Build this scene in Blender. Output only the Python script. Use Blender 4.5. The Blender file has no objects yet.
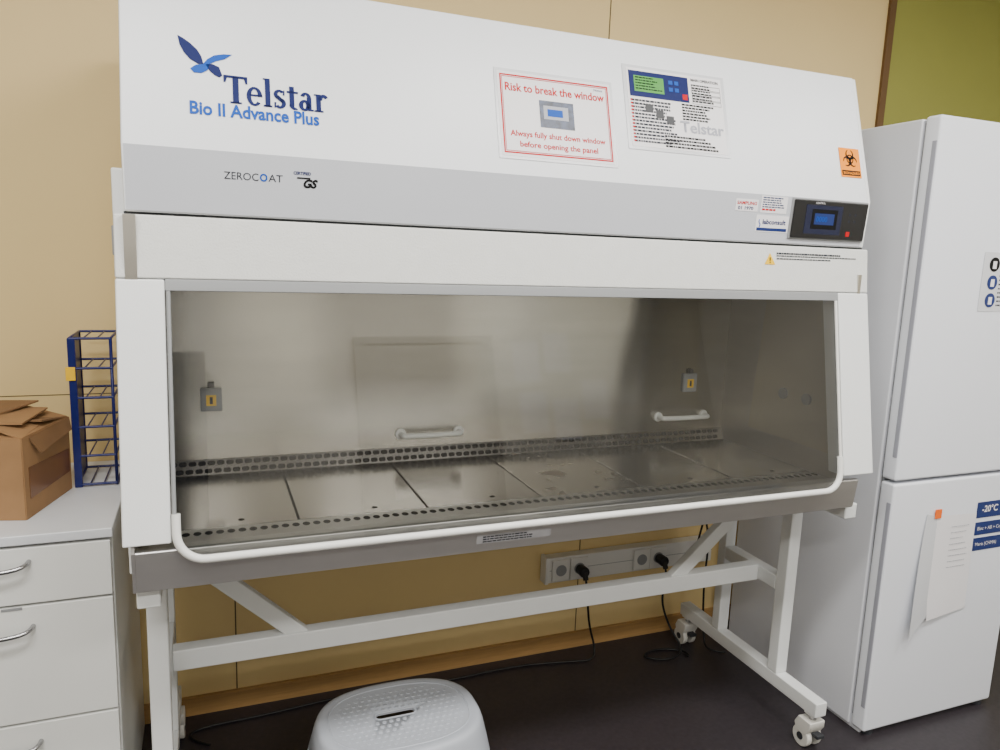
import bpy, bmesh, math, random
from mathutils import Vector, Matrix
random.seed(4)
D=bpy.data; COL=bpy.context.collection
def lin(c):
    return tuple(((v/255.0)/12.92 if v/255.0<=.04045 else ((v/255.0+.055)/1.055)**2.4) for v in c)
def mat(name,rgb,rough=.5,metal=0,noise=0,nscale=8,bump=0,bscale=200,coat=0,stretch=None,spec=None):
    m=D.materials.new(name);m.use_nodes=True;nt=m.node_tree;b=nt.nodes['Principled BSDF']
    c=lin(rgb);b.inputs['Base Color'].default_value=(*c,1);b.inputs['Roughness'].default_value=rough;b.inputs['Metallic'].default_value=metal
    if coat:b.inputs['Coat Weight'].default_value=coat
    if spec is not None:b.inputs['Specular IOR Level'].default_value=spec
    tc=nt.nodes.new('ShaderNodeTexCoord');mp=nt.nodes.new('ShaderNodeMapping');nt.links.new(tc.outputs['Object'],mp.inputs[0])
    if stretch: mp.inputs['Scale'].default_value=stretch
    if noise:
        n=nt.nodes.new('ShaderNodeTexNoise');n.inputs['Scale'].default_value=nscale;n.inputs['Detail'].default_value=5;nt.links.new(mp.outputs[0],n.inputs[0])
        r=nt.nodes.new('ShaderNodeValToRGB');r.color_ramp.elements[0].position=.3;r.color_ramp.elements[1].position=.7
        r.color_ramp.elements[0].color=(*[v*(1-noise) for v in c],1);r.color_ramp.elements[1].color=(*[min(1,v*(1+noise)) for v in c],1)
        nt.links.new(n.outputs[0],r.inputs[0]);nt.links.new(r.outputs[0],b.inputs['Base Color'])
    if bump:
        n=nt.nodes.new('ShaderNodeTexNoise');n.inputs['Scale'].default_value=bscale;n.inputs['Detail'].default_value=2;nt.links.new(mp.outputs[0],n.inputs[0])
        bp=nt.nodes.new('ShaderNodeBump');bp.inputs['Strength'].default_value=bump;bp.inputs['Distance'].default_value=.002
        nt.links.new(n.outputs[0],bp.inputs['Height']);nt.links.new(bp.outputs[0],b.inputs['Normal'])
    return m
def steel(name,rgb,rough,aniso=.8,wave=.15,noise=.04,wsc=2.5):
    m=mat(name,rgb,rough,1,noise,3,stretch=(1,1,8));nt=m.node_tree;b=nt.nodes['Principled BSDF']
    b.inputs['Anisotropic'].default_value=aniso
    t=nt.nodes.new('ShaderNodeTangent');t.direction_type='RADIAL';t.axis='X';nt.links.new(t.outputs[0],b.inputs['Tangent'])
    tc=nt.nodes.new('ShaderNodeTexCoord');n=nt.nodes.new('ShaderNodeTexNoise');n.inputs['Scale'].default_value=wsc;n.inputs['Detail'].default_value=1;nt.links.new(tc.outputs['Object'],n.inputs[0])
    bp=nt.nodes.new('ShaderNodeBump');bp.inputs['Strength'].default_value=wave;bp.inputs['Distance'].default_value=.05
    nt.links.new(n.outputs[0],bp.inputs['Height']);nt.links.new(bp.outputs[0],b.inputs['Normal']);return m
M={}
M['white']=mat('powder_coat_white',(228,230,230),.42,0,.015,6,.12,350)
M['strip']=mat('textured_white',(214,215,212),.5,0,.02,30,.35,260)
M['hood']=mat('hood_white',(228,231,235),.38,0,.012,4,.05,300)
M['hoodface']=mat('hood_fascia_grey',(190,193,200),.4,0,.012,4,.05,300)  # hood white made greyer: shade below the fold put into the colour
M['frame']=mat('stand_white',(223,225,224),.4,0,.015,10)
M['steel']=steel('brushed_steel_back',(194,191,184),.20,.82,.16,.04,2.2)
M['steelside']=steel('brushed_steel_side',(190,185,174),.30,.5,.05)
M['steeltray']=steel('steel_tray_front',(206,204,202),.40,.5,.05)
M['steelfloor']=steel('steel_floor_panels',(146,142,138),.17,.55,.05,.06)
M['liner']=mat('side_liner_beige',(190,182,160),.35,.5,.04,4)
M['black']=mat('black_void',(6,6,7),.8,spec=.1)
M['blackpl']=mat('black_plastic',(12,12,14),.4)
M['rubber']=mat('black_cable',(10,10,12),.5)
M['seal']=mat('white_seal',(228,228,224),.45)
M['dark']=mat('dark_grey',(46,48,52),.5)
M['grey']=mat('grey_trim',(140,142,144),.4)
M['paper']=mat('paper_white',(230,228,230),.5,0,.01,10)
M['laminate']=mat('laminated_sheet',(206,208,212),.25,0,.01,10)
M['red']=mat('red_ink',(186,6,20),.6,spec=.2)
M['navy']=mat('logo_navy',(4,22,84),.5,spec=.2)
M['blue']=mat('logo_blue',(0,74,168),.5,spec=.2)
M['ink']=mat('ink_grey',(44,46,54),.6,spec=.2)
M['inkk']=mat('ink_black',(6,6,8),.6,spec=.2)
M['orange']=mat('biohazard_orange',(248,144,0),.5,spec=.2)
M['yellow']=mat('yellow_plastic',(238,190,0),.45)
M['lcd']=mat('lcd_blue',(8,18,50),.2)
M['lcdg']=mat('lcd_green',(50,140,24),.4)
M['wall']=mat('wall_beige_panel',(226,200,142),.55,0,.02,2,.04,150)
M['wall2']=mat('wall_plain_white',(212,208,198),.7,0,.02,2)
M['green']=mat('wall_green',(144,144,66),.6,0,.03,3)
M['seam']=mat('wall_seam',(80,64,40),.7)
M['trim']=mat('trim_brown',(98,70,36),.5,0,.08,12,stretch=(20,20,1))
M['wood']=mat('baseboard_wood',(176,138,86),.5,0,.1,8,stretch=(1,20,20))
M['floor']=mat('floor_vinyl',(44,39,43),.42,0,.22,60,.05,120)
M['ceil']=mat('ceiling_white',(228,226,220),.8,0,.02,5)
M['fridge']=mat('fridge_white',(228,231,238),.28,0,.01,3,.03,90)
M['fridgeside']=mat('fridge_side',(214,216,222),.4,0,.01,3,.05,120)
M['recess']=mat('grip_grey',(156,158,168),.45)
M['drawer']=mat('drawer_laminate',(226,227,224),.4,0,.01,5)
M['doorp']=mat('door_painted_grey',(150,146,138),.5,0,.02,3)
M['cupb']=mat('cupboard_grey',(96,97,100),.5,0,.03,3)
M['bench']=mat('bench_top',(216,219,224),.35,0,.02,20)
M['chrome']=mat('satin_chrome',(170,170,172),.25,1)
M['card']=mat('cardboard',(152,116,78),.8,0,.10,14)
M['cardin']=mat('cardboard_inner',(126,94,62),.85,0,.10,14)
M['tape']=mat('brown_tape',(120,82,52),.25,0,.08,10)
M['bluem']=mat('blue_wire',(4,18,92),.35)
M['stool']=mat('stool_plastic',(178,183,192),.42,0,.01,6)
M['castor']=mat('castor_white',(212,210,203),.45)
M['sock']=mat('socket_white',(220,219,214),.35)
M['tapeor']=mat('orange_tape',(240,106,6),.5)
M['lblue']=mat('label_blue',(4,36,100),.45)
M['foil']=mat('silver_label',(205,205,208),.3,.5,.1,40)
M['photo']=mat('photo_print',(50,60,84),.4,0,.7,60)
def glassmat(name,tint,ior=1.5):
    m=D.materials.new(name);m.use_nodes=True;nt=m.node_tree;nt.nodes.clear()
    o=nt.nodes.new('ShaderNodeOutputMaterial');mx=nt.nodes.new('ShaderNodeMixShader');t=nt.nodes.new('ShaderNodeBsdfTransparent');g=nt.nodes.new('ShaderNodeBsdfGlossy');f=nt.nodes.new('ShaderNodeFresnel')
    t.inputs[0].default_value=(*tint,1);g.inputs['Roughness'].default_value=.0;f.inputs[0].default_value=ior
    ml=nt.nodes.new('ShaderNodeMath');ml.operation='MULTIPLY';ml.inputs[1].default_value=2.2
    nt.links.new(f.outputs[0],ml.inputs[0]);nt.links.new(ml.outputs[0],mx.inputs[0]);nt.links.new(t.outputs[0],mx.inputs[1]);nt.links.new(g.outputs[0],mx.inputs[2]);nt.links.new(mx.outputs[0],o.inputs[0]);return m
M['glass']=glassmat('sash_glass',(.97,.985,.975))
def stained():
    m=steel('steel_floor_stained',(160,155,148),.2,.55,.05,.06);nt=m.node_tree;b=nt.nodes['Principled BSDF']
    tc=nt.nodes.new('ShaderNodeTexCoord');n=nt.nodes.new('ShaderNodeTexNoise');n.inputs['Scale'].default_value=14;n.inputs['Detail'].default_value=6;nt.links.new(tc.outputs['Object'],n.inputs[0])
    r=nt.nodes.new('ShaderNodeValToRGB');r.color_ramp.elements[0].position=.57;r.color_ramp.elements[1].position=.66;nt.links.new(n.outputs[0],r.inputs[0])
    sc=nt.nodes.new('ShaderNodeMath');sc.operation='MULTIPLY';sc.inputs[1].default_value=.6;nt.links.new(r.outputs[0],sc.inputs[0])
    old=b.inputs['Base Color'].links[0].from_socket;mx=nt.nodes.new('ShaderNodeMix');mx.data_type='RGBA'
    nt.links.new(sc.outputs[0],mx.inputs[0]);nt.links.new(old,mx.inputs[6]);mx.inputs[7].default_value=(.36,.27,.17,1);nt.links.new(mx.outputs[2],b.inputs['Base Color'])
    ra=nt.nodes.new('ShaderNodeMapRange');ra.inputs[3].default_value=.2;ra.inputs[4].default_value=.42;nt.links.new(r.outputs[0],ra.inputs[0]);nt.links.new(ra.outputs[0],b.inputs['Roughness']);return m
M['stain']=stained()

def empty(name,loc=(0,0,0)):
    e=D.objects.new(name,None);e.location=loc;COL.objects.link(e);e.empty_display_size=.1;return e
def add(name,me,m,par=None):
    o=D.objects.new(name,me);COL.objects.link(o)
    if m: me.materials.append(M[m] if isinstance(m,str) else m)
    if par: o.parent=par; o.matrix_parent_inverse=Matrix.Translation(par.location).inverted()
    return o
def mesh(name,vs,fs,m,par=None,smooth=False):
    me=D.meshes.new(name);me.from_pydata([tuple(v) for v in vs],[],fs);me.update()
    bm=bmesh.new();bm.from_mesh(me);bmesh.ops.recalc_face_normals(bm,faces=bm.faces);bm.to_mesh(me);bm.free()
    if smooth:
        for p in me.polygons:p.use_smooth=True
    return add(name,me,m,par)
def bev(o,w,s=2):
    if w:
        b=o.modifiers.new('b','BEVEL');b.width=w;b.segments=s;b.limit_method='ANGLE';b.angle_limit=.6
        o.modifiers.new('w','WEIGHTED_NORMAL')
        for p in o.data.polygons:p.use_smooth=True
    return o
def box(name,x0,x1,y0,y1,z0,z1,m,par=None,bv=0):
    v=[(x,y,z) for x in(x0,x1) for y in(y0,y1) for z in(z0,z1)]
    f=[(0,1,3,2),(4,6,7,5),(0,4,5,1),(2,3,7,6),(0,2,6,4),(1,5,7,3)]
    return bev(mesh(name,v,f,m,par),bv)
def prismx(name,prof,x0,x1,m,par=None,bv=0):
    n=len(prof);v=[(x0,y,z) for y,z in prof]+[(x1,y,z) for y,z in prof]
    f=[tuple(range(n)),tuple(range(2*n-1,n-1,-1))]+[(i,(i+1)%n,n+(i+1)%n,n+i) for i in range(n)]
    return bev(mesh(name,v,f,m,par),bv)
def beam(name,a,b,w,h,m,par=None,upv=(0,1,0),bv=.004):
    a=Vector(a);b=Vector(b);d=(b-a).normalized();u=Vector(upv);s=d.cross(u).normalized();u=s.cross(d).normalized()
    v=[p+s*sx*w/2+u*sy*h/2 for p in(a,b) for sx,sy in((-1,-1),(1,-1),(1,1),(-1,1))]
    f=[(0,1,2,3),(7,6,5,4)]+[(i,(i+1)%4,4+(i+1)%4,4+i) for i in range(4)]
    return bev(mesh(name,v,f,m,par),bv)
def tomesh(o):
    bpy.context.view_layer.update();dg=bpy.context.evaluated_depsgraph_get();me=D.meshes.new_from_object(o.evaluated_get(dg));return me
def tube(name,pts,r,m,par=None,cyc=False,smooth=True,res=4):
    c=D.curves.new(name,'CURVE');c.dimensions='3D';c.bevel_depth=r;c.bevel_resolution=res;c.use_fill_caps=True;c.resolution_u=8
    if smooth:
        s=c.splines.new('NURBS');s.points.add(len(pts)-1);s.order_u=3;s.use_endpoint_u=not cyc
    else:
        s=c.splines.new('POLY');s.points.add(len(pts)-1)
    for i,p in enumerate(pts): s.points[i].co=(*p,1)
    s.use_cyclic_u=cyc
    o=D.objects.new(name,c);COL.objects.link(o);me=tomesh(o);D.objects.remove(o);D.curves.remove(c)
    for p in me.polygons:p.use_smooth=True
    me.materials.clear();return add(name,me,m,par)
def cyl(name,c,r,h,axis,m,par=None,seg=28,bv=0,r2=None):
    c=Vector(c);ax=Vector(axis).normalized();q=ax.to_track_quat('Z','Y');r2=r if r2 is None else r2
    v=[c+q@Vector((rr*math.cos(a),rr*math.sin(a),z)) for rr,z in((r,-h/2),(r2,h/2)) for a in [2*math.pi*i/seg for i in range(seg)]]
    f=[tuple(range(seg)),tuple(range(2*seg-1,seg-1,-1))]+[(i,(i+1)%seg,seg+(i+1)%seg,seg+i) for i in range(seg)]
    return bev(mesh(name,v,f,m,par),bv)
class Pl:
    """sloped plane along x : mapping (x,z,offset)->world"""
    def __init__(s,y0,z0,y1,z1):
        s.y0,s.z0=y0,z0;s.k=(y1-y0)/(z1-z0);L=math.hypot(1,s.k);s.n=Vector((0,-1/L,s.k/L))
    def __call__(s,x,z,off=0): return Vector((x,s.y0+(z-s.z0)*s.k,z))+s.n*off
HP=Pl(.0059,1.7062,.1103,2.06);HF=Pl(.0154,1.577,.0059,1.7062);ST=Pl(0,1.4483,.0162,1.572);SA=Pl(-.0939,.9328,0,1.4483);TR=Pl(-.0759,.83,-.085,.9153)
FG=Pl(-.025,0,-.025,1)
def quad(name,P,x0,x1,z0,z1,m,par,off=.001,th=.0006,bv=0):
    v=[P(x,z,o) for x in(x0,x1) for o in(off+th,off) for z in(z0,z1)]
    f=[(0,1,3,2),(4,6,7,5),(0,4,5,1),(2,3,7,6),(0,2,6,4),(1,5,7,3)]
    return bev(mesh(name,v,f,m,par),bv)
def poly(name,P,pts,m,par,off=.002):
    return mesh(name,[P(x,z,off) for x,z in pts],[tuple(range(len(pts)))],m,par)
def border(name,P,x0,x1,z0,z1,t,m,par,off=.002):
    o=[(x0,z0),(x1,z0),(x1,z1),(x0,z1)];i=[(x0+t,z0+t),(x1-t,z0+t),(x1-t,z1-t),(x0+t,z1-t)]
    return mesh(name,[P(x,z,off) for x,z in o+i],[(k,(k+1)%4,4+(k+1)%4,4+k) for k in range(4)],m,par)
def text(name,P,s,x0,z0,h,m,par,off=.002,w=None,bold=0,shear=0,align='L'):
    c=D.curves.new(name,'FONT');c.body=s;c.size=1;c.offset=bold;c.shear=shear;c.resolution_u=3
    o=D.objects.new(name,c);COL.objects.link(o);me=tomesh(o);D.objects.remove(o);D.curves.remove(c)
    xs=[v.co.x for v in me.vertices];a,b=min(xs),max(xs);sy=h/.70;sx=(w/(b-a)) if w else sy
    if align=='C': x0=x0-(b-a)*sx/2
    for v in me.vertices: v.co=P(x0+(v.co.x-a)*sx,z0+v.co.y*sy,off)
    me.materials.clear();return add(name,me,m,par)
def lines(name,P,x0,x1,ztop,n,dz,h,m,par,off=.002,seed=1):
    rr=random.Random(seed);v=[];f=[]
    for i in range(n):
        z=ztop-i*dz;x=x0;xe=x0+(x1-x0)*rr.uniform(.6,1)
        while x<xe:
            w=rr.uniform(.004,.012);b=len(v);e=min(x+w,xe)
            v+=[P(x,z,off),P(e,z,off),P(e,z-h,off),P(x,z-h,off)];f.append((b,b+1,b+2,b+3));x=e+.0018
    return mesh(name,v,f,m,par)

# ================= ROOM =================
YW=.7915;XL,XR=-1.8,3.9;YB=-3.3;ZC=2.85
box('floor',XL-.1,XR+.1,YB-.1,YW+.1,-.05,0,'floor')
box('ceiling',XL-.1,XR+.1,YB-.1,YW+.1,ZC,ZC+.05,'ceil')
wb=empty('wall_back')
box('panels',XL-.1,2.757,YW,YW+.1,0,ZC,'wall',wb)
box('green_panel',2.757,XR+.1,YW,YW+.1,0,ZC,'green',wb)
for i,x in enumerate((-1.035,.227,1.488)): box('seam_v%d'%i,x-.002,x+.002,YW-.0006,YW,.06,ZC,'seam',wb)
box('seam_h',XL,2.757,YW-.0006,YW,1.073,1.0755,'seam',wb)
box('trim_1',2.757,2.79,YW-.012,YW,.06,ZC,'trim')
box('baseboard_back',XL,XR,YW-.014,YW,0,.062,'wood')
box('wall_left',XL-.1,XL,YB-.1,YW,0,ZC,'wall2')
box('wall_right',XR,XR+.1,YB-.1,YW,0,ZC,'wall2')
box('wall_front',XL-.1,XR+.1,YB-.1,YB,0,ZC,'wall2')
for i,(x,z,w,h) in enumerate([(2.22,1.80,.21,.3),(2.47,1.86,.21,.3),(2.24,1.42,.21,.3),(2.50,1.36,.21,.3),(2.75,1.5,.21,.3)]):
    box('pinned_sheet' if i==0 else 'pinned_sheet.%03d'%i,x,x+w,YB+.004,YB+.007,z,z+h,'paper')
dd=empty('door_1',(1.55,YB,0))  # unseen door, added to give the steel a darker reflected band
box('leaf',1.12,2.0,YB+.001,YB+.045,.0,2.08,'doorp',dd,.003)
for a,b,z0,z1 in((1.07,1.12,0,2.13),(2.0,2.05,0,2.13),(1.12,2.0,2.08,2.13)): box('jamb',a,b,YB+.001,YB+.06,z0,z1,'doorp',dd,.003)
tube('lever',[(1.20,YB+.045,1.03),(1.20,YB+.1,1.03),(1.32,YB+.1,1.03)],.009,'chrome',dd,smooth=False)
cu=empty('storage_cupboard',(-.45,-3,0))  # unseen dark block behind the camera, added to vary the steel and glass reflections
box('carcass',-.95,.15,-3.28,-2.83,.06,1.95,'cupb',cu,.004);box('plinth',-.93,.13,-3.26,-2.86,0,.06,'blackpl',cu)
for k,(a,b) in enumerate(((-.945,-.403),(-.397,.145))): box('door_%d'%k,a,b,-2.828,-2.81,.07,1.94,'cupb',cu,.003);box('grip_%d'%k,(-.43,-.38)[k]-.008,(-.43,-.38)[k]+.008,-2.808,-2.79,.95,1.15,'chrome',cu,.002)
lb=empty('lab_bench',(3,-3,0))  # unseen white furniture, added to brighten reflections in the steel tray
box('top',2.3,3.85,-3.28,-2.62,.87,.90,'bench',lb,.003)
for i in range(2):
    box('door_%d'%i,2.35+i*.74,2.35+i*.74+.73,-2.67,-2.65,.10,.86,'drawer',lb,.003);tube('pull_%d'%i,[(2.6+i*.74,-2.65,.79),(2.6+i*.74,-2.62,.79),(2.74+i*.74,-2.62,.79),(2.74+i*.74,-2.65,.79)],.006,'chrome',lb,smooth=False)
box('carcass',2.34,3.83,-3.28,-2.67,0,.87,'drawer',lb)
def lamp(x,y,sx,sy,p,col=(1,.98,.945)):
    e=empty('ceiling_light',(x,y,ZC))
    fx=box('housing',x-sx/2-.03,x+sx/2+.03,y-sy/2-.03,y+sy/2+.03,ZC-.03,ZC,'ceil',e)
    l=D.lights.new('tube_light','AREA');l.shape='RECTANGLE';l.size=sx;l.size_y=sy;l.energy=p;l.color=col
    o=D.objects.new('tube_light',l);COL.objects.link(o);o.location=(0,0,-.034);o.parent=e
lamp(-.3,-1.1,1.2,.3,45);lamp(1.5,-1.1,1.2,.3,50);lamp(3.0,-1.1,1.0,.3,30);lamp(-.3,-2.5,1.2,.3,44);lamp(1.6,-2.5,1.2,.3,46)

# ================= CABINET =================
cab=empty('biosafety_cabinet',(.975,.3,.83))
prismx('hood',[(.0154,1.577),(.0059,1.7062),(.1103,2.06),(.66,2.06),(.66,1.577)],.02,1.918,'hood',cab,.004)
quad('hood_fascia',HF,.024,1.914,1.580,1.703,'hoodface',cab,.0001,.0006)  # thin overlay carrying the painted shade of the hood's lower face
prismx('hood_end_cap',[(.017,1.577),(.008,1.7062),(.112,2.058),(.655,2.058),(.655,1.577)],1.9185,1.93,'white',cab,.003)
prismx('hood_seam',[(.03,1.5725),(.03,1.5775),(.62,1.5775),(.62,1.5725)],.018,1.94,'dark',cab)
prismx('sash_header',[(0,1.4483),(.0162,1.572),(.10,1.572),(.10,1.4483)],0,1.95,'strip',cab,.004)
prismx('window_top_trim',[(SA(0,1.425).y,1.425),(SA(0,1.448).y,1.4483),(.05,1.4483),(.05,1.425)],.088,1.837,'grey',cab,.002)
def post(n,x0,x1):
    prismx(n,[(-.0939,.9328),(-.001,1.4470),(.06,1.4470),(-.035,.9328)],x0,x1,'white',cab,.004)
post('sash_post_1',0,.088);post('sash_post_2',1.837,1.95)
box('side_body_1',-.009,.018,.105,.70,.83,1.665,'white',cab,.004)
box('side_cover_1',.0,.016,.02,.105,.83,1.57,'white',cab,.003)
for z in(1.52,1.2,.98): box('side_hinge',-.013,-.008,.11,.16,z-.03,z+.03,'grey',cab,.002)
box('side_panel_1',.018,.04,.0,.62,.84,1.571,'steelside',cab)
box('side_body_2',1.925,1.95,.02,.70,.83,1.571,'white',cab,.004)
box('rear_body',.018,1.925,.62,.70,.83,1.571,'white',cab)
box('bottom_pan',.03,1.925,.0,.62,.83,.86,'steeltray',cab)
box('back_panel',.04,1.92,.545,.56,.86,1.571,'steel',cab)
box('inner_ceiling',.04,1.92,.03,.545,1.50,1.515,'steelside',cab)
box('side_liner_2',1.91,1.92,.0,.545,.86,1.50,'steelside',cab)
mesh('side_window_panel',[(1.9085,.02,.96),(1.9085,.02,1.48),(1.9085,.36,1.48),(1.9085,.40,.96)],[(0,1,2,3)],'liner',cab)
for y in(.246,.144): cyl('tap_plug',(1.905,y,1.107),.018,.008,(1,0,0),'grey',cab,bv=.001)
xs=[.04,.355,.67,.985,1.30,1.615,1.91]
for i in range(6):
    box('floor_panel_%d'%(i+1),xs[i]+.0028,xs[i+1]-.0028,.104,.523,.872,.885,'stain' if i==3 else 'steelfloor',cab,.0015)
    cyl('panel_hole_%d'%i,((xs[i]+xs[i+1])/2+.03,.14,.8853),.007,.0006,(0,0,1),'black',cab,seg=14)
box('floor_under',.04,1.91,.0,.545,.86,.874,'black',cab)
box('front_grille',.04,1.91,.022,.100,.872,.886,'steeltray',cab,.001)
v=[];f=[]
def oval(cx,cy,z,a,b,vv,ff,n=16):
    s=len(vv)
    for k in range(n):
        t=2*math.pi*k/n;vv.append((cx+a*math.cos(t),cy+b*math.sin(t),z))
    ff.append(tuple(range(s,s+n)))
x=.062
while x<1.9:
    oval(x,.070,.8866,.0085,.0120,v,f);x+=.0235
mesh('front_grille_slots',v,f,'black',cab)
RG=Pl(.522,.885,.546,.925)
prismx('rear_grille',[(.522,.885),(.5455,.925),(.5455,.87),(.522,.87)],.04,1.91,'steelfloor',cab)
v=[];f=[]
for row,z in enumerate((.8945,.9135)):
    x=.06+row*.008
    while x<1.895:
        s=len(v);a=.0102;b=.0058
        for k in range(12):
            t=2*math.pi*k/12;c=math.cos(t);v.append(RG(x+(a-b)*(1 if c>0 else -1)+b*c,z+b*math.sin(t),.0008))
        f.append(tuple(range(s,s+12)));x+=.0245
mesh('rear_grille_slots',v,f,'black',cab)
for i,(a,b,z) in enumerate(((.695,.905,.966),(1.62,1.835,.976))):
    tube('handle_%d'%(i+1),[(a+.012,.545,z),(a+.012,.517,z),(a+.02,.505,z),(b-.02,.505,z),(b-.012,.517,z),(b-.012,.545,z)],.0085,'seal',cab)
    for x in(a+.012,b-.012): cyl('handle_foot',(x,.541,z),.017,.008,(0,1,0),'seal',cab,bv=.002)
for i,x in enumerate((.17,1.753)):
    box('gas_valve_plate_%d'%i,x-.028,x+.028,.535,.545,1.062,1.128,'grey',cab,.003)
    box('gas_valve_label_%d'%i,x-.013,x+.013,.5335,.535,1.078,1.108,'yellow',cab)
    box('gas_valve_mark_%d'%i,x-.004,x+.004,.533,.5335,1.083,1.103,'inkk',cab)
    box('gas_valve_cap_%d'%i,x-.009,x+.009,.533,.545,1.128,1.145,'dark',cab,.003)
prismx('tray_front',[(-.0759,.83),(-.0858,.9153),(-.080,.9185),(-.07,.9165),(.022,.888),(.022,.872),(-.055,.872),(-.055,.83)],.02,1.905,'steeltray',cab,.002)
prismx('tray_end_1',[(-.0759,.83),(-.0858,.9153),(-.083,.930),(.022,.930),(.022,.83)],.014,.0205,'steeltray',cab)
quad('serial_label',TR,.735,.925,.852,.874,'foil',cab,.001)
lines('serial_label_text',TR,.75,.91,.870,3,.006,.003,'ink',cab,.0025,3)
r=.055;x0,x1,zb,zt=.097,1.824,.897,1.425
pts=[(x0,zt)]+[(x0+r-r*math.cos(t),zb+r-r*math.sin(t)) for t in [math.pi/2*k/8 for k in range(9)]]+[(x1-r+r*math.sin(t),zb+r-r*math.cos(t)) for t in [math.pi/2*k/8 for k in range(9)]]+[(x1,zt)]
mesh('sash_glass',[SA(x,z,-.004) for x,z in pts],[tuple(range(len(pts)))],'glass',cab)
lo=[(x0,.99)]+pts[1:-1]+[(x1,.99)]
tube('sash_seal',[SA(x,z,.001) for x,z in lo],.0085,'seal',cab,smooth=False)
for x in(x0-.003,x1+.003): tube('sash_edge',[SA(x,.985,.0),SA(x,zt,.0)],.0042,'seal' if x>1 else 'grey',cab,smooth=False)
# ---- logo ----
def px(x,y): return (.122+(x-176)*.00181,1.925-(y-36)*.00174+(x-176)*.0003)
def lp(n,pp,m): poly(n,HP,[px(*p) for p in pp],m,cab,.0015)
lp('logo_wing_1',[(177,36),(183,40),(190,46),(197,54),(201,62),(203,71),(197,70),(189,64),(183,56),(179,47)],'navy')
lp('logo_wing_2',[(205,71),(212,71),(219,75),(222,85),(219,87),(214,84),(209,79)],'navy')
lp('logo_wing_3',[(233,61),(224,60),(214,61),(207,65),(202,71),(195,71),(189,75),(193,80),(201,81),(207,78),(209,71),(216,68),(225,66)],'blue')
GV=[];GF=[]
def gq(p,ox):
    b=len(GV);GV.extend([(x+ox,y) for x,y in p]);GF.append(tuple(range(b,b+len(p))))
def gr(x0,y0,x1,y1,ox): gq([(x0,y0),(x1,y0),(x1,y1),(x0,y1)],ox)
def garc(cx,cy,ax,ay,bx,by,a0,a1,ox,n=22,sx=0):
    a0,a1=math.radians(a0),math.radians(a1);bx-=.02;ax+=.01;ay+=.004;by-=.02
    for k in range(n):
        t0=a0+(a1-a0)*k/n;t1=a0+(a1-a0)*(k+1)/n
        gq([(cx+ax*math.cos(t0),cy+ay*math.sin(t0)),(cx+ax*math.cos(t1),cy+ay*math.sin(t1)),(cx+sx+bx*math.cos(t1),cy+by*math.sin(t1)),(cx+sx+bx*math.cos(t0),cy+by*math.sin(t0))],ox)
o_=0
gr(0,.915,.74,1,o_);gq([(0,.94),(0,.74),(.06,.74),(.12,.94)],o_);gq([(.74,.94),(.74,.74),(.68,.74),(.62,.94)],o_);gr(.275,.0,.465,.95,o_);gr(.19,0,.55,.06,o_)
o_=.70;garc(.25,.33,.24,.345,.125,.285,0,318,o_);gr(.1,.335,.49,.405,o_)
o_=1.24;gr(.045,0,.21,1.04,o_);gr(-.01,.985,.1,1.04,o_);gr(-.01,0,.265,.06,o_)
o_=1.55;garc(.19,.495,.175,.18,.075,.12,35,262,o_);garc(.20,.18,.185,.195,.075,.13,-145,88,o_);gq([(.30,.48),(.36,.48),(.36,.67),(.325,.67)],o_);gq([(.02,.0),(.055,.0),(.09,.2),(.02,.2)],o_)
gq([(.03,.40),(.16,.47),(.37,.27),(.28,.18)],o_)
o_=1.98;gr(.08,.12,.24,.84,o_);gr(0,.595,.37,.665,o_);garc(.26,.16,.18,.17,.05,.11,180,300,o_)
o_=2.36;gr(.265,.06,.42,.48,o_);garc(.235,.46,.175,.215,.06,.155,0,160,o_);garc(.19,.19,.18,.205,.065,.14,0,360,o_);gr(.30,0,.49,.06,o_)
o_=2.88;gr(.055,0,.215,.66,o_);gr(-.01,.605,.1,.66,o_);gr(-.01,0,.29,.06,o_);garc(.31,.44,.17,.23,.07,.13,35,180,o_)
sxx=.205/3.32
mesh('logo_text',[HP(.207+x*sxx,1.800+y*.056,.0015) for x,y in GV],GF,'navy',cab)
text('logo_subtext',HP,'Bio II Advance Plus',.143,1.772,.025,'blue',cab,.0015,w=.25,bold=.028)
text('coating_text',HF,'ZEROC',.203,1.650,.0145,'ink',cab,.0015,w=.066,bold=.0);text('coating_text_b',HF,'O',.2715,1.650,.0145,'blue',cab,.0015,w=.015,bold=.03);text('coating_text_c',HF,'AT',.2885,1.650,.0145,'ink',cab,.0015,w=.028)
text('cert_mark',HF,'GS',.358,1.643,.016,'inkk',cab,.0015,bold=.05,shear=.3)
quad('cert_mark_bar',HF,.345,.372,1.660,1.663,'inkk',cab,.0015,.0003)
text('cert_text',HF,'CERTIFIED',.338,1.668,.006,'navy',cab,.0015,w=.035,bold=.03)
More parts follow.
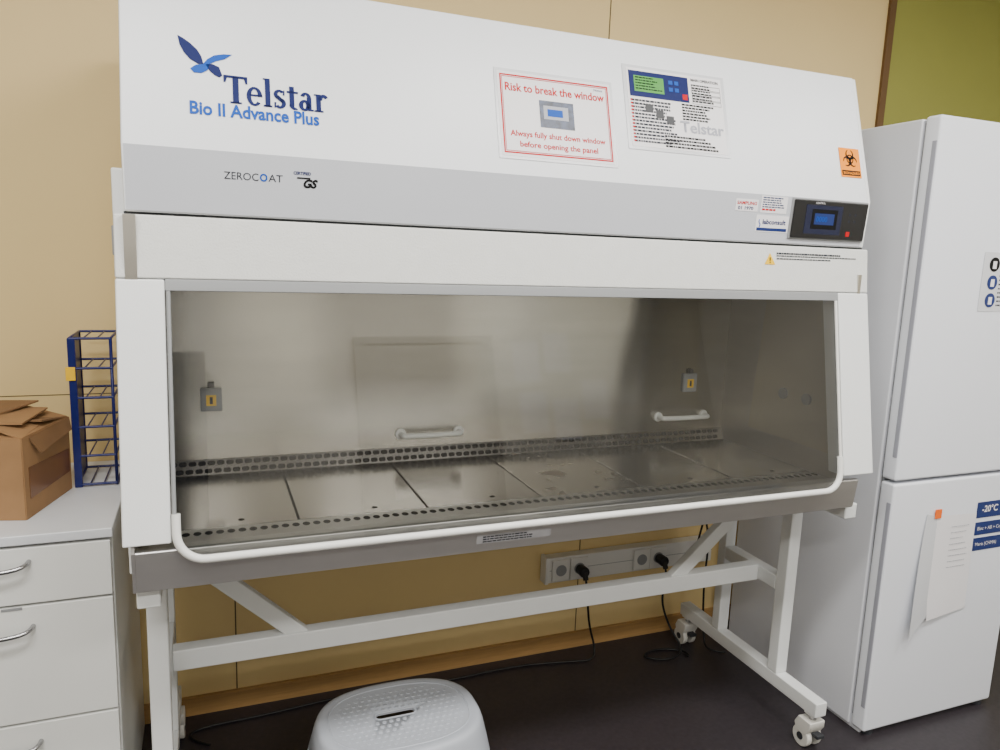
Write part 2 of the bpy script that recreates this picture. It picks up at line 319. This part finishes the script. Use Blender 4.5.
# control display
quad('control_bezel',HF,1.645,1.918,1.592,1.702,'grey',cab,.0005,.004,.004)
quad('control_display',HF,1.650,1.913,1.596,1.698,'blackpl',cab,.004,.006,.006)
quad('control_screen_bezel',HF,1.690,1.820,1.608,1.686,'lcd',cab,.0100,.0006)
quad('control_screen',HF,1.712,1.803,1.622,1.675,'inkk',cab,.0106,.0004)
quad('control_screen_glow',HF,1.722,1.792,1.634,1.664,'lblue',cab,.011,.0003)  # flat blue area of the LCD, not emissive
text('control_screen_text',HF,'0000',1.728,1.642,.014,'blue',cab,.0118)
quad('control_button',HF,1.843,1.856,1.606,1.619,'red',cab,.0100,.001)
for k in range(4): quad('control_key',HF,1.845+.02*(k%2),1.853+.02*(k%2),1.644+.018*(k//2),1.651+.018*(k//2),'ink',cab,.0100,.0005)
text('control_caption',HF,'CONTROL',1.72,1.689,.005,'paper',cab,.0105)
quad('service_label_1',HF,1.46,1.533,1.657,1.688,'paper',cab);text('service_label_text',HF,'SAMPLING',1.464,1.674,.008,'red',cab,.002,w=.064,bold=.03);text('service_label_text2',HF,'01 1970',1.468,1.661,.008,'navy',cab,.002,w=.05,bold=.03)
quad('service_label_2',HF,1.533,1.643,1.606,1.650,'paper',cab);text('service_label2_text',HF,'labconsult',1.555,1.627,.012,'navy',cab,.002,w=.078,bold=.03);quad('service_label2_band',HF,1.537,1.638,1.609,1.617,'lblue',cab,.0018)
tube('service_label2_swirl',[HF(1.545+.005*math.sin(t*2),1.618+.02*t/3,.002) for t in [0,1,2,3]],.0012,'blue',cab)
quad('service_label_3',HF,1.542,1.63,1.656,1.700,'paper',cab);lines('service_label3_text',HF,1.547,1.625,1.697,5,.006,.003,'navy',cab,.002,5);lines('service_label3_textb',HF,1.547,1.60,1.667,1,.006,.005,'red',cab,.002,5)
poly('caution_triangle',ST,[(1.592,1.551),(1.574,1.520),(1.610,1.520)],'yellow',cab,.0015)
text('caution_mark',ST,'!',1.590,1.524,.015,'inkk',cab,.002,bold=.03)
for k,(xe,hh) in enumerate(((1.93,.0045),(1.98,.003),(1.86,.003))): lines('caution_text_%d'%k,ST,1.615,xe,1.553-.0075*k,1,.01,hh,'ink',cab,.0015,7+2*k)
# biohazard sign
bio=empty('biohazard_sign',(1.865,.03,1.8))
quad('plate',HP,1.828,1.903,1.770,1.852,'orange',bio,.001)
cx,cz=1.8655,1.821
def ring(nm,x,z,ro,ri,a0,a1,n=20,shift=(0,0)):
    vs=[];fs=[]
    for k in range(n+1):
        a=a0+(a1-a0)*k/n
        vs+= [HP(x+ro*math.cos(a),z+ro*math.sin(a),.0022),HP(x+shift[0]+ri*math.cos(a),z+shift[1]+ri*math.sin(a),.0022)]
        if k: fs.append((2*k-2,2*k,2*k+1,2*k-1))
    mesh(nm,vs,fs,'inkk',bio)
for k in range(3):
    a=math.pi/2+k*2*math.pi/3;d=.0125
    ring('horn_%d'%k,cx+d*math.cos(a),cz+d*math.sin(a),.0145,.0100,a+.5,a+2*math.pi-.5,shift=(.0028*math.cos(a),.0028*math.sin(a)))
ring('centre',cx,cz,.0130,.0095,0,2*math.pi,24)
quad('caption_band',HP,1.832,1.899,1.775,1.789,'inkk',bio,.0018,.0003);text('caption',HP,'BIOHAZARD',1.836,1.778,.007,'orange',bio,.0026,w=.059,bold=.02)
# notice
no=empty('warning_notice',(.95,.04,1.84))
quad('sheet',HP,.795,1.107,1.738,1.948,'laminate',no,.001);quad('paper',HP,.802,1.100,1.745,1.941,'paper',no,.0018,.0003)
border('border_a',HP,.808,1.094,1.751,1.935,.0035,'red',no,.0025);border('border_b',HP,.813,1.089,1.756,1.930,.0015,'red',no,.0025)
text('title',HP,'Risk to break the window',.951,1.897,.0185,'red',no,.0025,w=.262,bold=.022,align='C')
quad('photo',HP,.905,.995,1.818,1.882,'photo',no,.0025,.0003);quad('photo_window',HP,.915,.980,1.838,1.870,'recess',no,.003,.0002);quad('photo_strip',HP,.925,.965,1.845,1.862,'blue',no,.0034,.0002)
text('line_1',HP,'Always fully shut down window',.951,1.792,.013,'red',no,.0025,w=.25,bold=.022,align='C')
text('line_2',HP,'before opening the panel',.951,1.768,.013,'red',no,.0025,w=.205,bold=.022,align='C')
text('corner',HP,'Notice',1.055,1.920,.006,'navy',no,.0028)
ins=empty('instruction_sheet',(1.3,.06,1.9))
quad('sleeve',HP,1.142,1.450,1.789,2.001,'laminate',ins,.001);quad('paper',HP,1.152,1.440,1.797,1.994,'paper',ins,.0018,.0003)
quad('panel_picture',HP,1.158,1.335,1.922,1.987,'navy',ins,.0025,.0003);quad('panel_lcd',HP,1.172,1.26,1.935,1.975,'lcdg',ins,.003,.0003);lines('panel_lcd_text',HP,1.176,1.256,1.972,5,.007,.003,'inkk',ins,.0036,21)
for k in range(4): quad('panel_key',HP,1.275+.018*(k%2),1.287+.018*(k%2),1.945+.018*(k//2),1.955+.018*(k//2),'blue',ins,.003,.0003)
quad('panel_key_red',HP,1.315,1.330,1.928,1.942,'red',ins,.003,.0003)
text('head',HP,'MAIN OPERATION',1.345,1.980,.007,'inkk',ins,.0026,w=.085,bold=.02)
lines('text_a',HP,1.345,1.435,1.972,7,.007,.004,'inkk',ins,.0026,31)
lines('text_b',HP,1.16,1.30,1.915,13,.0085,.005,'ink',ins,.0026,33)
lines('text_c',HP,1.31,1.43,1.918,6,.0075,.0045,'inkk',ins,.0026,35)
lines('text_d',HP,1.25,1.43,1.832,4,.0085,.005,'inkk',ins,.0026,39)
for k in range(4): border('box',HP,1.345,1.435,1.923+.013*k-.002,1.932+.013*k,.0008,'inkk',ins,.0027)
for k in range(3): quad('sketch_%d'%k,HP,1.20+.03*k,1.222+.03*k,1.885-.012*k,1.905-.012*k,'dark',ins,.0027,.0002)
text('watermark',HP,'Telstar',1.30,1.845,.028,'recess',ins,.0030,w=.135,bold=.02)
lines('bullets',HP,1.158,1.165,1.915,13,.0085,.004,'red',ins,.0028,37)

# ================= STAND =================
st=empty('cabinet_stand',(.975,.3,0))
for sx,(a,b) in (('left',(.017,.062)),('right',(1.905,1.95))):
    box('base_bar_'+sx,a,b,-.03,.69,.120,.168,'frame',st,.004)
    box('post_front_'+sx,a,b,.150,.195,.168,.785,'frame',st,.004)
    box('post_rear_'+sx,a,b,.455,.495,.168,.785,'frame',st,.004)
    box('top_arm_'+sx,a-.0,b,-.052,.62,.783,.829,'frame',st,.004)
    box('mid_bar_'+sx,a,b,.195,.455,.450,.498,'frame',st,.004)
    xc=(a+b)/2
    for y in(.66,.0):
        cyl('castor_stem',(xc,y,.108),.012,.03,(0,0,1),'chrome',st)
        box('castor_plate',xc-.02,xc+.02,y-.02,y+.02,.113,.121,'frame',st,.003)
        for dx in(-.019,.019):
            cyl('castor_wheel',(xc+dx,y+.016,.034),.034,.020,(1,0,0),'castor',st,bv=.004)
            cyl('castor_hub',(xc+dx,y+.016,.034),.012,.024,(1,0,0),'dark',st)
        prismx('castor_fork',[(y-.022,.098),(y+.03,.098),(y+.045,.07),(y+.035,.045),(y-.003,.045),(y-.022,.075)],xc-.031,xc+.031,'castor',st,.004)
        box('castor_brake',xc-.014,xc+.014,y-.04,y-.015,.05,.062,'dark',st,.002)
box('cross_bar',.062,1.905,.278,.322,.447,.503,'frame',st,.004)
beam('brace_left',(.395,.3,.475),(.062,.3,.785),.045,.03,'frame',st,(0,1,0))
beam('brace_right',(1.555,.3,.475),(1.905,.3,.785),.045,.03,'frame',st,(0,1,0))

# ================= FRIDGE =================
fr=empty('fridge_freezer',(2.43,.3,0))
FX0,FX1=2.128,2.73
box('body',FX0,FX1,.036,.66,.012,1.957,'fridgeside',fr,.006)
box('gasket',FX0+.012,FX1-.012,.026,.037,.05,1.945,'grey',fr)
box('upper_door',FX0,FX1,-.025,.028,.872,1.962,'fridge',fr,.008)
box('lower_door',FX0,FX1,-.025,.028,.018,.862,'fridge',fr,.008)
box('plinth',FX0+.01,FX1-.01,.0,.64,.0,.045,'fridgeside',fr,.003)
for k,(x,y) in enumerate(((FX0+.04,.0),(FX1-.04,.0))): cyl('foot_%d'%k,(x,y,.009),.02,.018,(0,0,1),'dark',fr)
box('upper_grip',FX0-.001,FX0+.004,-.019,-.003,.945,1.890,'recess',fr,.002)
box('lower_grip',FX0-.001,FX0+.004,-.019,-.003,.10,.80,'recess',fr,.002)
FP=FG
quad('safety_label',FP,2.382,2.60,1.40,1.582,'laminate',fr,.001)
for i,z in enumerate((1.545,1.49,1.435)):
    cyl('safety_icon_%d'%i,(2.43,-.0275,z),.022,.001,(0,1,0),'lblue' if i else 'inkk',fr);quad('safety_icon_in%d'%i,FP,2.422,2.438,z-.013,z+.010,'paper',fr,.0032,.0003)
lines('safety_text',FP,2.46,2.59,1.565,12,.013,.005,'ink',fr,.002,41)
for i,(z0,z1) in enumerate(((.715,.77),(.655,.700),(.60,.645))):
    quad('storage_label_%d'%i,FP,2.516,2.66,z0,z1,'lblue',fr,.001)
text('storage_temp',FP,'-20°C',2.54,.735,.022,'paper',fr,.0025,bold=.02)
text('storage_text',FP,'Bloc + AB + Cell',2.53,.672,.012,'paper',fr,.0025);text('storage_text2',FP,'Maria (CHMA)',2.53,.617,.012,'paper',fr,.0025)
tn=empty('taped_note',(2.4,-.03,.6))
def curled(nm,cs,m,bulge):
    vs=[];fs=[];N=10
    for j in range(N+1):
        for i in range(N+1):
            u,w=i/N,j/N;tx=cs[0][0]*(1-u)+cs[1][0]*u;tz=cs[0][1]*(1-u)+cs[1][1]*u;bx=cs[3][0]*(1-u)+cs[2][0]*u;bz=cs[3][1]*(1-u)+cs[2][1]*u
            vs.append((tx*(1-w)+bx*w,-.027-bulge*(w**1.5)*(1-u)**1.2-.002*w,tz*(1-w)+bz*w))
    for j in range(N):
        for i in range(N): fs.append((j*(N+1)+i,j*(N+1)+i+1,(j+1)*(N+1)+i+1,(j+1)*(N+1)+i))
    return mesh(nm,vs,fs,m,tn,True)
curled('sheet_back',[(2.31,.742),(2.515,.735),(2.52,.40),(2.33,.385)],'paper',.01)
curled('sheet_front',[(2.285,.752),(2.36,.735),(2.38,.43),(2.235,.345)],'laminate',.03)
lines('note_text',lambda x,z,o:Vector((x,-.0305,z)),2.40,2.49,.70,8,.02,.002,'recess',tn,.0,77)
box('tape_piece',2.318,2.345,-.031,-.0285,.735,.765,'tapeor',tn)

# ================= DRAWER UNIT / BENCH =================
dr=empty('drawer_cabinet',(-.3,.5,0))
BX=-.052
box('carcass',-.95,BX,.222,.775,.0,.85,'drawer',dr,.002)
box('worktop',-.97,BX+.003,.198,.785,.85,.873,'bench',dr,.003)
box('front_shadow_gap',-.94,BX-.004,.2205,.2225,.09,.848,'dark',dr)
for col,(xa,xb) in enumerate(((-.50,BX),(-.95,-.504))):
    for k,(z0,z1) in enumerate(((.712,.843),(.425,.706),(.10,.419))):
        box('drawer_front_%d_%d'%(col,k),xa+.003,xb-.003,.200,.221,z0,z1,'drawer',dr,.002)
        hz={0:.808,1:.655,2:.37}[k];hx=(xa+xb)/2-.01
        tube('handle_%d_%d'%(col,k),[(hx-.07,.2,hz+.004),(hx-.068,.178,hz),(hx-.03,.170,hz-.006),(hx+.03,.170,hz-.006),(hx+.068,.178,hz),(hx+.07,.2,hz+.004)],.005,'chrome',dr)
box('label_holder',-.275,-.235,.1985,.2,.70,.706,'grey',dr)

# ================= CARDBOARD BOX =================
cb=empty('cardboard_box',(-.35,.45,.873))
ang=math.atan2(.062,.241);R=Matrix.Rotation(-ang,4,'Z');o0=Vector((-.236,.300,.8735))
def L(x,y,z): return o0+R@Vector((x,y,z))
w,d,h=.34,.235,.192
def panel(nm,a,b,c,e2,m='card',th=.004):
    o=mesh(nm,[a,b,c,e2],[(0,1,2,3)],m,cb);s=o.modifiers.new('s','SOLIDIFY');s.thickness=th;s.offset=0;return o
panel('front',L(-w,0,0),L(0,0,0),L(0,0,h),L(-w,0,h));panel('right',L(0,0,0),L(0,d,0),L(0,d,h),L(0,0,h));panel('rear',L(-w,d,0),L(0,d,0),L(0,d,h),L(-w,d,h));panel('left',L(-w,0,0),L(-w,d,0),L(-w,d,h),L(-w,0,h));panel('bottom',L(-w,0,.002),L(0,0,.002),L(0,d,.002),L(-w,d,.002))
panel('flap_front',L(-w,0,h),L(0,0,h),L(-.01,.115,h+.006),L(-w+.01,.115,h+.006))
panel('flap_rear',L(-w,d,h),L(0,d,h),L(0,.10,h+.020),L(-w,.10,h+.016),'cardin')
panel('flap_right',L(0,0,h),L(0,d,h),L(-.095,d-.02,h+.034),L(-.105,.03,h+.030))
panel('flap_left',L(-.16,.02,h+.028),L(-.02,.05,h+.024),L(-.03,.20,h+.030),L(-.17,.19,h+.034),'card')
panel('flap_loose',L(-.24,.06,h+.03),L(-.10,.10,h+.033),L(-.055,.21,h+.046),L(-.22,.22,h+.042),'cardin')
panel('flap_right_lower',L(.002,.03,h-.004),L(.002,d,h),L(.012,d-.01,h-.032),L(.018,.05,h-.045),'cardin')
panel('tape_front',L(-.17,-.004,.0),L(-.12,-.004,.0),L(-.12,-.004,h),L(-.17,-.004,h),'tape',.001)
panel('tape_right',L(.003,.02,.045),L(.003,d-.01,.05),L(.003,d-.01,.11),L(.003,.02,.12),'tape',.001)

# ================= BLUE RACK =================
rk=empty('wire_rack',(-.11,.6,.873))
rx0,rx1,ry0,ry1,rz0,rz1=-.165,-.070,.53,.70,.874,1.268
for x in(rx0,rx1):
    tube('side_frame',[(x,ry0,rz0+.004),(x,ry0,rz1),(x,ry1,rz1),(x,ry1,rz0+.004)],.004,'bluem',rk,cyc=True,smooth=False)
box('side_plate',rx0-.003,rx0+.001,ry0,ry1,rz0+.01,rz1,'bluem',rk,.001)
box('front_post',rx0-.004,rx0+.014,ry0-.004,ry0+.004,rz0,rz1,'bluem',rk,.001)
for k in range(6):
    z=rz0+.006+(rz1-rz0-.006)*k/5
    tube('shelf_front',[(rx0,ry0,z),(rx1,ry0,z)],.0035,'bluem',rk,smooth=False);tube('shelf_back',[(rx0,ry1,z),(rx1,ry1,z)],.0035,'bluem',rk,smooth=False)
    for j in range(2):
        x=rx0+(rx1-rx0)*(j+1)/3;tube('shelf_wire',[(x,ry0,z),(x,ry1,z)],.002,'bluem',rk,smooth=False,res=2)
    tube('shelf_side',[(rx1,ry0,z),(rx1,ry1,z)],.003,'bluem',rk,smooth=False)
box('tag',rx0-.010,rx0+.012,ry0-.008,ry0-.005,1.16,1.195,'yellow',rk,.001)

# ================= STEP STOOL =================
so=empty('step_stool',(.634,.212,0));SX=.634;SY=.212
def sup(a,b,t,e=2.6):
    c,s=math.cos(t),math.sin(t);return (a*abs(c)**(2/e)*(1 if c>0 else -1),b*abs(s)**(2/e)*(1 if s>0 else -1))
loops=[(.150,.098,.2495),(.190,.136,.2515),(.201,.147,.2525),(.213,.157,.253),(.221,.165,.249),(.226,.169,.240),(.231,.172,.226),(.243,.180,.18),(.252,.187,.14),(.260,.193,.09),(.268,.200,.04),(.273,.205,0)]
N=96;vs=[];fs=[]
for a,b,z in loops:
    for i in range(N):
        x,y=sup(a,b,2*math.pi*i/N);vs.append((SX+x,SY+y,z))
for j in range(len(loops)-1):
    for i in range(N):
        t=(i+.5)/N*360
        zmid=(loops[j][2]+loops[j+1][2])/2
        q=min(abs(t-90),abs(t-270));q2=min(t,abs(t-180),360-t)
        if (q<38 and zmid<.17-.08*(q/38)**4) or (q2<16 and zmid<.17): continue
        fs.append((j*N+i,j*N+(i+1)%N,(j+1)*N+(i+1)%N,(j+1)*N+i))
fs.append(tuple(range(N)))
o=mesh('shell',vs,fs,'stool',so,True);s=o.modifiers.new('s','SOLIDIFY');s.thickness=.006;s.offset=-1
def slot(a,b,z0,z1,n=24):
    v=[];
    for z in(z0,z1):
        for k in range(n):
            t=2*math.pi*k/n;c=math.cos(t);v.append((.624+(a-b)*(1 if c>=0 else -1)+b*c,.222+b*math.sin(t),z))
    return v,[tuple(range(n)),tuple(range(2*n-1,n-1,-1))]+[(i,(i+1)%n,n+(i+1)%n,n+i) for i in range(n)]
cv,cf=slot(.055,.013,.2,.3);ct=mesh('cut',cv,cf,None)
bo=o.modifiers.new('bo','BOOLEAN');bo.object=ct;bo.operation='DIFFERENCE';me=tomesh(o);o.modifiers.clear();o.data=me;D.objects.remove(ct)
tube('slot_rim',[(p[0],p[1],.2495) for p in slot(.057,.015,0,1)[0][:24]],.0028,'stool',so,cyc=True,smooth=False)
tube('top_rim',[(SX+sup(.193,.138,2*math.pi*i/60)[0],SY+sup(.193,.138,2*math.pi*i/60)[1],.2515) for i in range(60)],.0022,'stool',so,cyc=True,smooth=False)
v=[];f=[]
for j in range(-6,7):
    for i in range(-10,11):
        x=(i+(j%2)*.5)*.019;y=j*.019
        if (abs(x)/.178)**2.6+(abs(y)/.125)**2.6>1: continue
        if abs(x+.01)<.07 and abs(y-.010)<.026: continue
        b=len(v);n=8
        for rr,z in((.0068,.2490),(.0052,.2515)):
            for k in range(n): v.append((SX+x+rr*math.cos(2*math.pi*k/n),SY+y+rr*math.sin(2*math.pi*k/n),z))
        f.append(tuple(range(b+n,b+2*n)));f+=[(b+k,b+(k+1)%n,b+n+(k+1)%n,b+n+k) for k in range(n)]
mesh('grip_dots',v,f,'stool',so)

# ================= SOCKETS =================
sk=empty('power_socket_trunking',(1.65,YW-.03,.35))
box('trunk',1.33,2.08,.745,YW-.001,.30,.40,'sock',sk,.004)
box('end_cap',1.322,1.336,.742,YW-.001,.297,.403,'sock',sk,.003)
box('trunk_lid_line',1.34,2.08,.7442,.7446,.349,.351,'grey',sk)
for i,x in enumerate((1.385,1.462,1.74,1.815)):
    box('socket_plate_%d'%i,x-.037,x+.037,.737,.745,.308,.392,'sock',sk,.003)
    cyl('socket_well_%d'%i,(x,.7365,.35),.022,.002,(0,1,0),'grey',sk)
def plug(nm,x,z,pts):
    e=empty(nm,(x,.7,z));cyl('plug_body',(x,.712,z),.021,.045,(0,1,0),'rubber',e,bv=.006,r2=.019);cyl('plug_neck',(x,.688,z-.012),.010,.03,(0,.5,1),'rubber',e)
    tube('cord',pts,.0042,'rubber',e)
plug('power_cable',1.462,.35,[(1.462,.688,.34),(1.462,.665,.29),(1.475,.68,.22),(1.50,.70,.12),(1.53,.70,.03),(1.50,.66,.006),(1.42,.68,.005),(1.2,.72,.005),(.9,.70,.005),(.6,.73,.005),(.3,.70,.005),(.12,.70,.005),(.06,.66,.005),(.14,.60,.005)])
plug('power_cable',1.815,.35,[(1.815,.688,.34),(1.815,.665,.28),(1.80,.68,.2),(1.84,.66,.08),(1.87,.60,.02),(1.80,.57,.005),(1.72,.60,.005),(1.70,.64,.005),(1.80,.66,.005),(1.90,.60,.005),(1.86,.56,.013)])
hc=empty('hanging_cable',(1.99,.68,.4));tube('cord',[(1.97,.735,.36),(1.975,.715,.365),(1.98,.70,.45),(1.99,.69,.53),(1.995,.66,.42),(1.985,.66,.25),(1.99,.64,.02),(1.97,.58,.006),(2.03,.55,.006)],.004,'rubber',hc)

# ================= CAMERA / WORLD =================
C=Vector((0.1626,-1.6147,1.5226));yaw,pit,rol,fl=-0.3815,-0.1628,0.0374,739.76
fw=Vector((-math.sin(yaw)*math.cos(pit),math.cos(yaw)*math.cos(pit),math.sin(pit)));rg=Vector((math.cos(yaw),math.sin(yaw),0));u=rg.cross(fw)
r2=rg*math.cos(rol)+u*math.sin(rol);u2=-rg*math.sin(rol)+u*math.cos(rol)
mw=Matrix((r2,u2,-fw)).transposed().to_4x4();mw.translation=C
cd=D.cameras.new('camera');cd.sensor_width=36;cd.lens=fl*.036;cd.clip_start=.02;co=D.objects.new('camera',cd);COL.objects.link(co);co.matrix_world=mw;bpy.context.scene.camera=co
w=D.worlds.new('world');bpy.context.scene.world=w;w.use_nodes=True;w.node_tree.nodes['Background'].inputs[0].default_value=(.9,.85,.75,1);w.node_tree.nodes['Background'].inputs[1].default_value=.15
